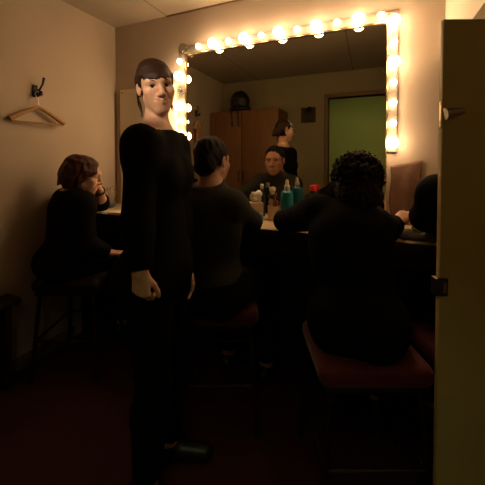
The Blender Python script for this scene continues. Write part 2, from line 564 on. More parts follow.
        for g in (-1, 1):
            Re = np.array(Matrix.Rotation(g * 0.25, 3, 'Z'))
            el((g * 0.076, -0.012, -0.004), (0.008, 0.019, 0.031), 0.006, 'add', Re)
            el((g * 0.083, -0.006, 0.000), (0.005, 0.010, 0.016), 0.004, 'sub', Re)
    def hand(self, F, h):
        w, d, n, t = h['w'], nrm(h['d']), nrm(h['n']), nrm(h['t'])
        s, curl = h.get('s', 1.0), h.get('curl', (0.4, 0.5, 0.4))
        offs = (0.030, 0.010, -0.010, -0.028)
        klen = (0.086, 0.090, 0.085, 0.075)
        segs = ((0.040, 0.024, 0.020), (0.044, 0.028, 0.021), (0.041, 0.026, 0.020), (0.032, 0.020, 0.018))
        for i in range(4):
            kn = w + (d * klen[i] + t * offs[i]) * s
            F.cone(w + t * offs[i] * 0.55 * s, kn, 0.0165 * s, 0.0115 * s, 0.012)
            p, a = kn, 0.0
            for j in range(3):
                a += curl[j] * (1 + 0.08 * i)
                q = p + (d * math.cos(a) + n * math.sin(a)) * segs[i][j] * s + t * (offs[i] * 0.05 * s if j == 0 else 0)
                F.cone(p, q, (0.0098 - 0.0008 * j) * s, (0.0090 - 0.0010 * j) * s, 0.003)
                p = q
        b = w + (d * 0.022 + t * 0.020 + n * 0.008) * s
        m1 = b + (d * 0.034 + t * 0.024 + n * 0.016) * s
        m2 = m1 + (d * 0.030 + t * 0.008 + n * 0.012) * s
        m3 = m2 + (d * 0.025 - t * 0.002 + n * 0.010) * s
        F.cone(b, m1, 0.016 * s, 0.012 * s, 0.012)
        F.cone(m1, m2, 0.0112 * s, 0.0100 * s, 0.003)
        F.cone(m2, m3, 0.0100 * s, 0.0080 * s, 0.003)
    def build_body(self, label, h=0.009, hf=0.0045):
        F = Field(self.lo, self.hi, h, self.fine, hf)
        self.torso(F); self.arm(F, 1); self.arm(F, -1); self.legs(F); self.feet(F); self.neck(F); self.head(F)
        for hd in self.hands: self.hand(F, hd)
        base = A(self.pel[0], self.pel[1], 0)
        ho, hM, hs = self.ho, self.hM, self.hs
        def mfn(c):
            q = (c - ho) @ hM / hs
            zc = -0.0632 + 0.0105 * (q[:, 0] / 0.032) ** 2
            lip = (np.abs(q[:, 2] - zc) < 0.0085 * (1 - (q[:, 0] / 0.032) ** 2)) & (q[:, 1] > 0.08)
            return lip.astype(int)
        b = F.build('person', [self.skinmat, M['lips']], None, base, None, mfn)
        self.body = tag(b, label, 'person')
        return b
    def field(self, h=0.009, lo=None, hi=None):
        return Field(self.lo if lo is None else lo, self.hi if hi is None else hi, h)
    def top(self, name, m, e=0.010, sleeve=0.96, neck_p=None, neck_n=None, hem=0.02, h=0.0085, rad=0.12, loose=0.006):
        F = self.field(h)
        self.torso(F, e); self.arm(F, 1, e, sleeve, loose); self.arm(F, -1, e, sleeve, loose)
        self.neck(F, e)
        up = self.T[:, 2]
        F.cut(self.nk + up * 0.028 if neck_p is None else neck_p, up + self.T[:, 1] * -0.35 if neck_n is None else neck_n, rad)
        for el, w in ((self.eR, self.wR), (self.eL, self.wL)):
            F.cut(el + (w - el) * sleeve, w - el, 0.075)
        F.cut(self.pel - up * hem, -up, 0.33) if False else None
        return F.build(name, m, self.body)
    def bottom(self, name, m, e=0.012, h=0.010):
        F = self.field(h)
        T = self.T
        F.ell(self.pel, A(0.158 * self.w, 0.118 * self.w, 0.118) + e, T, 0.05)
        rt, fw, up = T[:, 0], T[:, 1], T[:, 2]
        for s in (-1, 1):
            F.ell(self.pel - fw * 0.05 + rt * s * 0.07 - up * 0.03, A(0.085, 0.085, 0.09) + e, T, 0.05)
        self.legs(F, e)
        for kn, an in ((self.kR, self.aR), (self.kL, self.aL)):
            F.cut(an + (kn - an) * 0.06, an - kn, 0.08)
        return F.build(name, m, self.body)
    def shoes(self, m, e=0.007):
        for an, td in ((self.aR, self.tR), (self.aL, self.tL)):
            F = Field(A(an[0] - 0.25, an[1] - 0.25, -0.02), A(an[0] + 0.25, an[1] + 0.25, 0.2), 0.006)
            b = A(an[0], an[1], 0.044)
            F.cone(an - A(0, 0, 0.01), b - td * 0.03, 0.034 + e, 0.034 + e, 0.02)
            F.cone(b - td * 0.035, b + td * 0.15 - A(0, 0, 0.012), 0.034 + e, 0.026 + e, 0.02)
            F.cut(A(an[0], an[1], 0.002), (0, 0, -1), 0.25)
            F.build('shoe', m, self.body)
    def eyes(self, gaze):
        for g in (-1, 1):
            c = self.L(g * 0.031, 0.0715, 0.0045)
            d = nrm(np.asarray(gaze) - c)
            a = nrm(np.cross(d, A(0, 0, 1))); u = np.cross(a, d)
            R = np.stack([a, u, d], 1)
            mb = MB()
            n = 18
            prof = [(max(1e-4, math.sin(PI * i / n)), -math.cos(PI * i / n)) for i in range(n + 1)]
            r = 0.0118 * self.hs
            mb.lathe([(p * r, z * r) for p, z in prof], c, 18, R)
            nn = 18
            mi = []
            for i in range(n):
                mi += [2 if i >= n - 2 else (1 if i >= n - 4 else 0)] * nn
            mi += [0, 2]
            mb.mi = mi
            mb.build('eye', [M['eyewhite'], M['iris'], M['pupil']], self.body)
    def lashes(self, m):
        for g in (-1, 1):
            pts = [self.L(g * 0.0185, 0.0845, 0.0085), self.L(g * 0.026, 0.0855, 0.0115), self.L(g * 0.034, 0.0840, 0.0115), self.L(g * 0.0455, 0.0765, 0.0070)]
            MB().tube(pts, [0.0008, 0.0014, 0.0016, 0.0010], 6).build('eyelashes', m, self.body)
    def brows(self, m):
        for g in (-1, 1):
            mb = MB()
            pts = [self.L(g * 0.013, 0.0935, 0.0235), self.L(g * 0.025, 0.0915, 0.0275), self.L(g * 0.038, 0.084, 0.0275), self.L(g * 0.050, 0.073, 0.0225)]
            mb.tube(pts, [0.0022 * self.hs, 0.0033 * self.hs, 0.003 * self.hs, 0.0012 * self.hs], 8)
            mb.build('eyebrow', m, self.body)
    def hair_field(self, h=0.005, pad=0.19, low=0.0):
        p = A(pad, pad, pad) * self.hs
        return Field(self.ho - p - A(0, 0, low), self.ho + p, h)
    def hl(self, F, c, r, k=0.01, op='add', R2=None):
        F.ell(self.L(*c), A(*r) * self.hs, self.hM if R2 is None else self.hM @ R2, k, op)
    def hc(self, F, a, b, ra, rb, k=0.008, op='add'):
        F.cone(self.L(*a), self.L(*b), ra * self.hs, rb * self.hs, k, op)

def legs_sit(pel, rt, fw, spread=0.09, kz=0.60, reach=0.41, foot=0.0):
    d = {}
    for n, s in (('R', 1), ('L', -1)):
        hip = pel + rt * s * 0.085 - A(0, 0, 0.02) + fw * 0.02
        kn = hip + fw * reach * 0.985 + rt * s * (spread - 0.085)
        kn[2] = kz
        an = A(kn[0], kn[1], 0.085) - fw * (0.03 - foot)
        d['h' + n], d['k' + n], d['a' + n], d['t' + n] = hip, kn, an, nrm(A(fw[0], fw[1], 0))
    return d

# ------------------------------------------------------------------ room
CEIL = 2.31
XL, XR = -1.905, 0.86
YB, YM = -0.13, 1.855
def room():
    def st(name, lo, hi, m, label=None):
        o = MB().box(lo, hi).build(name, m, None, (np.asarray(lo) + np.asarray(hi)) / 2, smooth=False)
        return tag(o, label, kind='structure')
    st('floor', (XL - 0.1, YB - 1.6, -0.08), (XR + 0.1, YM + 0.1, 0), M['floor'])
    st('ceiling', (XL - 0.1, YB - 1.6, CEIL), (XR + 0.1, YM + 0.1, CEIL + 0.08), M['ceiling'])
    st('wall_left', (XL - 0.1, YB - 1.6, 0), (XL, YM + 0.1, CEIL), M['wall'])
    st('wall_front', (XL, YM, 0), (XR, YM + 0.1, CEIL), M['wall_lifted'])
    st('wall_right', (XR, YB - 1.6, 0), (XR + 0.1, YM + 0.1, CEIL), M['wall'])
    # rear wall with the lit doorway
    DX0, DX1, DZ = -0.475, 0.36, 2.0
    mb = MB()
    mb.box((XL, YB - 0.1, 0), (DX0, YB, CEIL)); mb.box((DX1, YB - 0.1, 0), (XR, YB, CEIL)); mb.box((DX0, YB - 0.1, DZ), (DX1, YB, CEIL))
    tag(mb.build('wall_back', M['back_wall'], None, A(0, YB, 0), smooth=False), kind='structure')
    t = MB()
    t.box((DX0 - 0.05, YB - 0.11, 0), (DX0, YB + 0.015, DZ + 0.05), 0.004); t.box((DX1, YB - 0.11, 0), (DX1 + 0.05, YB + 0.015, DZ + 0.05), 0.004)
    t.box((DX0, YB - 0.11, DZ), (DX1, YB + 0.015, DZ + 0.05), 0.004)
    tag(t.build('trim_1', M['trim'], None, A(DX0, YB, 0)), kind='structure')
    # corridor beyond it
    st('wall_corridor', (XL, YB - 1.5, 0), (XR, YB - 1.4, CEIL), M['green_wall'])
    # boxed-in pipe beside the bulbs
    st('trim_2', (0.352, 1.12, 1.78), (XR, YM, CEIL), M['board'])
    # thin cornice on the mirror wall
    c = MB().box((-1.397, YM - 0.010, CEIL - 0.010), (0.352, YM, CEIL), 0.003)
    tag(c.build('trim_3', M['trim'], None, A(0, YM, CEIL)), kind='structure')
    c = MB().box((XL, YB, 0), (XL + 0.014, 1.45, 0.08), 0.003)
    tag(c.build('baseboard_left', M['trim'], None, A(XL, 0, 0)), kind='structure')
    # corridor lamp
    l = thing('ceiling_lamp', A(-0.10, -0.45, CEIL), 'corridor ceiling lamp whose glow tints the doorway green', 'lamp')
    MB().box((-0.40, -0.55, CEIL - 0.03), (0.20, -0.35, CEIL), 0.004).build('lamp_housing', M['strip'], l)
    MB().box((-0.38, -0.53, CEIL - 0.055), (0.18, -0.37, CEIL - 0.028), 0.008).build('diffuser', M['lamp'], l)
room()

# added fill spot on the rear wall, brightens the standing person's face
spb = A(-0.70, YB + 0.11, 1.86)
aim = nrm(P(157, 92, 1.13) - spb)
sp = thing('face_fill', A(spb[0], YB, spb[2]), 'small dark spotlight mounted on the dark rear wall panel, seen in mirror', 'lamp')
ua = nrm(np.cross(aim, A(0, 0, 1))); Ra = np.stack([ua, np.cross(aim, ua), aim], 1)
MB().lathe([(0.020, -0.05), (0.024, -0.045), (0.026, 0.035), (0.022, 0.035), (0.019, -0.02), (0.001, -0.032)], spb, 20, Ra).build('can', M['dark'], sp)
MB().tube([A(spb[0], YB + 0.020, spb[2] + 0.02), A(spb[0], YB + 0.05, spb[2] + 0.02), spb - aim * 0.03], 0.006, 8).build('bracket', M['dark'], sp)
MB().lathe([(0.03, 0.0), (0.03, 0.012)], A(spb[0], YB + 0.029, spb[2] + 0.02), 16, np.array(Matrix.Rotation(PI / 2, 3, 'X'))).build('wall_plate', M['dark'], sp)
ld = bpy.data.lights.new('face_fill_beam', 'SPOT')
ld.energy = 60; ld.color = (1.0, 0.72, 0.46); ld.spot_size = math.radians(16); ld.spot_blend = 0.7; ld.shadow_soft_size = 0.03
lo = bpy.data.objects.new('face_fill_beam', ld); COL.objects.link(lo)
lo.location = spb + aim * 0.02
lo.rotation_euler = Vector(aim).to_track_quat('-Z', 'Y').to_euler()

# ------------------------------------------------------------------ make-up counter
CH = 0.89
CY = 1.45
ct = thing('makeup_counter', A(-0.5, 1.65, 0), 'long pale make-up counter running under the bulb-lit mirror', 'counter')
MB().box((XL + 0.002, CY + 0.012, CH - 0.035), (XR - 0.002, YM - 0.001, CH), 0.003).build('worktop', M['counter'], ct)
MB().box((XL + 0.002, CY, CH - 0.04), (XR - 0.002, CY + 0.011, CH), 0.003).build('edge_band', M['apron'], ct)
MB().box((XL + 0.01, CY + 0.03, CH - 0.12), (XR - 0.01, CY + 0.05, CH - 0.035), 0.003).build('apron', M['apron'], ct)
MB().box((XL + 0.06, YM - 0.02, 0), (XR - 0.065, YM - 0.004, CH - 0.036), 0.002).build('shade_panel', M['apron'], ct)  # black panel added to keep the wall under the counter dark
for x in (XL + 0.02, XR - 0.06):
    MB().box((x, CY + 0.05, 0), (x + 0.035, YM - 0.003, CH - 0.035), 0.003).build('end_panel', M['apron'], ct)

# ------------------------------------------------------------------ mirror with bulbs
MX0, MX1, MZ0, MZ1 = -1.222, 0.082, 0.895, 1.998
mr = thing('vanity_mirror', A((MX0 + MX1) / 2, YM, MZ0), 'large vanity mirror framed by round glowing bulbs', 'mirror')
g = MB().box((MX0 - 0.004, YM - 0.008, MZ0), (MX1 + 0.004, YM - 0.002, MZ1 + 0.004)); g.build('glass', M['mirror'], mr, smooth=False)
SW, SD = 0.058, 0.022
sl = MB().box((MX0 - SW, YM - SD, 1.27), (MX0 - 0.006, YM - 0.001, MZ1 + SW), 0.003).build('light_strip', M['strip'], mr)
stp = MB().box((MX0 - 0.006, YM - SD, MZ1 + 0.006), (MX1 + 0.004, YM - 0.001, MZ1 + SW), 0.003).build('light_strip', M['strip'], mr)
sr = MB().box((MX1 + 0.004, YM - SD, 1.29), (MX1 + 0.052, YM - 0.001, MZ1 + SW - 0.005), 0.003).build('light_strip', M['strip'], mr)
edge = MB()
edge.box((MX0 - 0.005, YM - 0.020, MZ0), (MX0 + 0.004, YM - 0.006, MZ1), 0.002)
edge.box((MX1 - 0.004, YM - 0.020, MZ0), (MX1 + 0.004, YM - 0.006, MZ1), 0.002)
edge.box((MX0, YM - 0.020, MZ1 - 0.002), (MX1, YM - 0.006, MZ1 + 0.005), 0.002)
edge.build('edge_moulding', M['brass'], mr)
RY = np.array(Matrix.Rotation(PI / 2, 3, 'X'))   # local z -> -Y
def bulb(x, z, big, state, strip):
    r = 0.031 if big else 0.0185
    off = SD + 0.010 + r * 0.9
    c = A(x, YM - off, z)
    MB().lathe([(0.013, 0), (0.013, 0.004), (0.0105, 0.006), (0.0105, 0.017)], A(x, YM - SD + 0.001, z), 14, RY).build('socket', M['strip'], strip)
    prof = [(0.0095, -r * 1.02), (0.011, -r * 0.95)]
    a0 = math.acos(min(1, 0.011 / r)) * 0 + math.asin(0.011 / r)
    for i in range(13):
        a = PI - a0 - (PI - a0) * i / 12
        prof.append((max(1e-4, r * math.sin(a)), r * math.cos(a)))
    m = {'lit': M['bulb_lit'], 'dim': M['bulb_dim'], 'off': M['glass']}[state]
    MB().lathe(prof, c, 20, RY).build('bulb', m, strip, label='unlit clear bulb' if state == 'off' else None)
for i in range(12):
    bulb(-1.212 + 0.1145 * i, MZ1 + 0.031, i % 2 == 0, 'off' if i == 0 else ('lit' if i % 2 == 0 else 'dim'), stp)
for i, (big, s) in enumerate([(0, 'dim'), (1, 'lit'), (0, 'off'), (1, 'lit'), (0, 'lit'), (1, 'lit'), (0, 'lit')]):
    bulb(MX0 - 0.031, 1.945 - 0.105 * i, big, s, sl)
for i, (big, s) in enumerate([(1, 'lit'), (0, 'lit'), (1, 'lit'), (0, 'dim'), (0, 'lit'), (0, 'dim'), (1, 'lit')]):
    bulb(MX1 + 0.029, 1.985 - 0.108 * i, big, s, sr)

# ------------------------------------------------------------------ board on the mirror wall, wall pieces
bd = thing('wall_board', A(-1.58, YM, CH), 'tall pale board screwed to the wall behind the standing person', 'board')
MB().box((-1.842, YM - 0.022, CH + 0.002), (-1.31, YM - 0.001, 1.80), 0.004).build('panel', M['board'], bd)
for (x, z) in ((-1.818, 1.775), (-1.34, 1.775), (-1.818, 1.0), (-1.34, 1.0)):
    MB().lathe([(0.006, 0), (0.006, 0.002), (0.003, 0.0035)], A(x, YM - 0.0215, z), 10, RY).build('screw', M['darkmetal'], bd)
pd = thing('pipe', A(-1.854, YM - 0.011, CH), 'slim brown pipe rising in the room corner beside the pale board', 'pipe')
MB().tube([A(-1.854, YM - 0.011, CH + 0.001), A(-1.854, YM - 0.011, 1.80)], 0.010, 12).build('tube', M['pipe'], pd)  # thin brown upright along the side of the board
cl = thing('wall_shade', A(0.19, YM, 1.2), 'pinkish cloth hanging on the wall under the last bulb', 'cloth')  # thin sheet added to darken the wall, shade put into its colour
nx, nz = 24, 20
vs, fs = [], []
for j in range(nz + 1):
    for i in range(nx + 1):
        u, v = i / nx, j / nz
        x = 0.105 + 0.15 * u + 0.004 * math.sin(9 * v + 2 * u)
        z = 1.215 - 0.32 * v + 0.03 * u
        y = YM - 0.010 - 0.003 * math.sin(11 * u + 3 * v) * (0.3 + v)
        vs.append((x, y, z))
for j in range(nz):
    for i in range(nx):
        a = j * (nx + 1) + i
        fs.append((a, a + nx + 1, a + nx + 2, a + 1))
k = MB().add(vs, fs).build('shade_sheet', M['dim_pink'], cl)
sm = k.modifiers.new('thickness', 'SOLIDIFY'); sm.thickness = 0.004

# ------------------------------------------------------------------ hooks and hangers
def hook(p, label):
    """p: where the shank meets the wall on the left-hand wall"""
    t = thing('coat_hook', p, label, 'hook')
    MB().box(p + A(0, -0.016, -0.045), p + A(0.010, 0.016, 0.030), 0.004).build('back_plate', M['dark'], t)
    b = p + A(0.008, 0, -0.01)
    MB().tube([b, b + A(0.025, 0.010, 0.012), b + A(0.042, 0.018, 0.045), b + A(0.04, 0.028, 0.085)], [0.007, 0.006, 0.006, 0.008], 10).build('upper_prong', M['dark'], t)
    b = p + A(0.008, 0, -0.02)
    MB().tube([b, b + A(0.025, 0, -0.018), b + A(0.045, 0, -0.012), b + A(0.052, 0, 0.010)], [0.009, 0.008, 0.008, 0.010], 10).build('lower_prong', M['dark'], t)
    MB().ball(p + A(0.016, 0.004, -0.016), 0.016, 10).build('boss', M['bluedark'], t)
    MB().ball(p + A(0.022, 0.024, -0.022), 0.013, 10).build('stud', M['reddark'], t)
    return t
def hanger(p, half, label, wm, ang=0.0):
    """p: top of the wire hook; the bar hangs along the Y axis, turned by ang about z"""
    t = thing('clothes_hanger', p, label, 'hanger')
    d = A(math.sin(ang), math.cos(ang), 0)
    z = A(0, 0, 1)
    arc = [p + A(0, 0, -0.018) + 0.018 * (d * math.cos(a) + z * math.sin(a)) for a in np.linspace(-0.6, PI, 12)]
    arc = arc + [p - z * 0.05 - d * 0.004, p - z * 0.095]
    MB().tube(arc, 0.0025, 8).build('wire_hook', M['metal'], t)
    c = p - z * 0.10
    L = []
    for s in np.linspace(-1, 1, 17):
        L.append(c + d * half * s - z * (0.085 * abs(s) ** 1.2 - 0.004))
    mb = MB()
    mb.tube(L, [0.010 + 0.006 * abs(s) for s in np.linspace(-1, 1, 17)], 10)
    mb.build('shoulder_bar', wm, t)
    MB().tube([c - d * half * 0.93 - z * 0.092, c + d * half * 0.93 - z * 0.092], 0.006, 8).build('trouser_bar', wm, t)
    return t

def on_left(px, py):
    d = ray(px, py)
    return A(0, 0, CAM_H) + d * (XL / d[0])
hp = on_left(34.5, 90)
hook(hp, 'dark double coat hook with blue and red studs on the wall, brown hanger below it')
hanger(hp + A(0.035, 0.0, -0.013), 0.155, 'brown wooden clothes hanger hanging bare from the dark hook', M['wood'], 0.10)
h2 = A(XL, 0.63, 1.80)
hook(h2, 'dark coat hook seen only in the mirror, beside the brown wardrobe')
hanger(h2 + A(0.035, 0.0, -0.013), 0.17, 'pale clothes hanger seen only in the mirror beside the brown wardrobe', M['palewood'], 0.35)
scp = h2 + A(0.035, 0.0, -0.128)
vs, fs = [], []
for j in range(15):
    for i in range(9):
        t = j / 14 * 2 - 1
        x = scp[0] + (0.022 if t > 0 else -0.022) * min(1, abs(t) * 5) + 0.004 * math.sin(i * 1.3)
        vs.append((x, scp[1] + 0.015 + (i / 8 - 0.5) * 0.10 * (1 + 0.3 * abs(t)), scp[2] + 0.018 - (0.30 if t > 0 else 0.22) * max(0, abs(t) - 0.04) + 0.004 * math.sin(i * 2.1 + j)))
for j in range(14):
    for i in range(8):
        a = j * 9 + i
        fs.append((a, a + 1, a + 10, a + 9))
sc_ = MB().add(vs, fs).build('scarf', M['scarf'], None, scp)
sm = sc_.modifiers.new('thickness', 'SOLIDIFY'); sm.thickness = 0.005
tag(sc_, 'pinkish scarf draped over the pale hanger, seen only in the mirror', 'scarf')

# ------------------------------------------------------------------ wardrobe, bag and dark board behind the camera (seen in the mirror)
wd = thing('wardrobe', A(-1.45, 0.08, 0), 'reddish brown wardrobe reflected in the mirror with a bag on top', 'wardrobe')
WZ = 1.85
MB().box((XL + 0.008, YB + 0.005, 0.0), (-0.985, 0.28, WZ), 0.004).build('body', M['wardrobe'], wd)
for x0, x1, hx in ((XL + 0.010, -1.462, -1.49), (-1.456, -0.987, -1.43)):
    dd = MB().box((x0, 0.281, 0.06), (x1, 0.30, WZ - 0.02), 0.004).build('door', M['wardrobe'], wd)
    MB().tube([A(hx, 0.30, 0.98), A(hx, 0.325, 0.99), A(hx, 0.325, 1.09), A(hx, 0.30, 1.10)], 0.006, 8).build('handle', M['darkmetal'], dd)
bg = thing('bag', A(-1.53, 0.17, WZ), 'round dark bag on top of the wardrobe with two straps dangling', 'bag')
F = Field(A(-1.75, -0.1, WZ - 0.05), A(-1.3, 0.4, WZ + 0.35), 0.01)
F.ell(A(-1.53, 0.17, WZ + 0.135), A(0.125, 0.10, 0.132), None, 0.02).ell(A(-1.53, 0.17, WZ + 0.03), A(0.14, 0.11, 0.045), None, 0.03)
F.wobble(0.004, 30, 3).cut(A(-1.53, 0.17, WZ + 0.001), (0, 0, -1), 0.3)
F.build('pouch', M['dark'], bg)
for x in (-1.585, -1.50):
    pts = [A(x, 0.22, WZ + 0.10), A(x, 0.29, WZ + 0.05), A(x, 0.318, WZ), A(x + 0.006, 0.316, WZ - 0.10), A(x + 0.012, 0.316, WZ - 0.20)]
    MB().tube(pts, [0.012, 0.012, 0.012, 0.011, 0.014], 8).build('strap', M['dark'], bg)
po = MB().box((-0.81, YB + 0.001, 1.71), (-0.63, YB + 0.016, 1.90), 0.003).build('wall_panel', M['poster'], None, A(-0.65, YB, 1.55))
tag(po, 'small dark panel on the rear wall between wardrobe and doorway, seen in mirror', 'panel')

bn = thing('low_bench', A(-1.85, 0.7, 0), 'low dark bench against the shadowed wall below the coat hanger', 'bench')
MB().box((XL + 0.016, 0.36, 0.455), (-1.76, 1.03, 0.49), 0.006).build('seat_board', M['apron'], bn)
for y in (0.40, 0.96):
    MB().box((XL + 0.02, y, 0), (-1.78, y + 0.03, 0.455), 0.004).build('leg', M['apron'], bn)

# ------------------------------------------------------------------ open door leaf at the edge of the view
DE = P(441.0, 200, 0.80)[:2]
e0 = A(DE[0], DE[1], 0)
dx = nrm(A(Rt[0], Rt[1], 0)); dn = A(-Fh[0], -Fh[1], 0)
LW = (XR - 0.03 - e0[0]) / dx[0]
Rd = np.stack([dx, -dn, A(0, 0, 1)], 1)
DT = P(460, 21, 0.80)[2]
dr = thing('door_leaf', e0 + dx * LW, 'dark olive painted door standing open, with metal catch on its edge', 'door')
MB().box((0, 0, 0.012), (LW, 0.016, DT), 0.002, Rd, e0).build('panel', M['door'], dr)
for yy, m, hh in ((115, 'brass', 0.035), ):  # metal plate and arm added to make the bright glint on the door
    zc = P(440, yy, 0.80)[2]
    MB().box((-0.002, 0.002, zc - hh), (0.001, 0.014, zc + hh), 0.001, Rd, e0).build('glint_plate', M[m], dr)
    hk = MB()
    q = e0 + A(0, 0, zc)
    hk.tube([q + dx * 0.002 + dn * 0.006, q + dx * 0.025 + dn * 0.008 + A(0, 0, 0.004), q + dx * 0.050 + dn * 0.006 + A(0, 0, 0.010)], [0.016, 0.013, 0.009], 12)
    hk.build('glint_arm', M['metal'], dr)
zc = P(440, 288, 0.80)[2]
lt = MB().box((-0.012, -0.006, zc - 0.024), (0.020, 0.020, zc + 0.024), 0.003, Rd, e0).build('catch', M['darkmetal'], dr)
MB().box((0.006, -0.009, zc - 0.014), (0.014, -0.004, zc + 0.014), 0.001, Rd, e0).build('catch_plate', M['trim'], lt)
for z in (0.25, 1.35):
    MB().tube([e0 + dx * (LW + 0.012) - dn * 0.018 + A(0, 0, z), e0 + dx * (LW + 0.012) - dn * 0.018 + A(0, 0, z + 0.09)], 0.008, 10).build('hinge', M['darkmetal'], dr)

# ------------------------------------------------------------------ stools
SH = 0.57
def make_stool(c, label, m):
    t = thing('stool', A(c[0], c[1], 0), label, 'stool', 'padded stools along the counter')
    t.rotation_euler.z = YAW
    hw = 0.19
    F = Field(A(c[0] - 0.26, c[1] - 0.26, SH - 0.12), A(c[0] + 0.26, c[1] + 0.26, SH + 0.06), 0.009)
    F.box(A(c[0], c[1] - 0.02, SH - 0.035), A(hw, 0.165, 0.038), np.eye(3), 0.032)
    F.ell(A(c[0], c[1], SH + 0.10), A(0.20, 0.26, 0.115), None, 0.03, 'sub')
    F.build('seat_cushion', m, t)
    MB().box((c[0] - 0.17, c[1] - 0.17, SH - 0.09), (c[0] + 0.17, c[1] + 0.17, SH - 0.068), 0.004).build('seat_frame', M['darkmetal'], t)
    for sx in (-1, 1):
        for sy in (-1, 1):
            MB().tube([A(c[0] + sx * 0.15, c[1] + sy * 0.15, SH - 0.08), A(c[0] + sx * 0.185, c[1] + sy * 0.185, 0.0)], 0.011, 10).build('leg', M['darkmetal'], t)
    r = [A(c[0] + sx * 0.17, c[1] + sy * 0.17, 0.22) for sx, sy in ((-1, -1), (1, -1), (1, 1), (-1, 1))]
    MB().tube(r + [r[0]], 0.008, 8).build('stretcher', M['darkmetal'], t)
    return t
stool0 = make_stool((-0.035, 1.215), 'red padded stool under the person with curly black hair', M['seat'])
def copy_thing(o, loc, label):
    c = o.copy(); COL.objects.link(c); c.location = loc; c['label'] = label
    for ch in o.children:
        d = ch.copy(); COL.objects.link(d); d.parent = c
    return c
copy_thing(stool0, (-0.695, 1.34, 0), 'red padded stool under the seated person in the charcoal jersey')
copy_thing(stool0, (0.36, 1.36, 0), 'red padded stool behind the open olive door')
make_stool((-1.64, 1.30), 'black padded stool under the auburn haired person by the coat hanger', M['darkseat'])

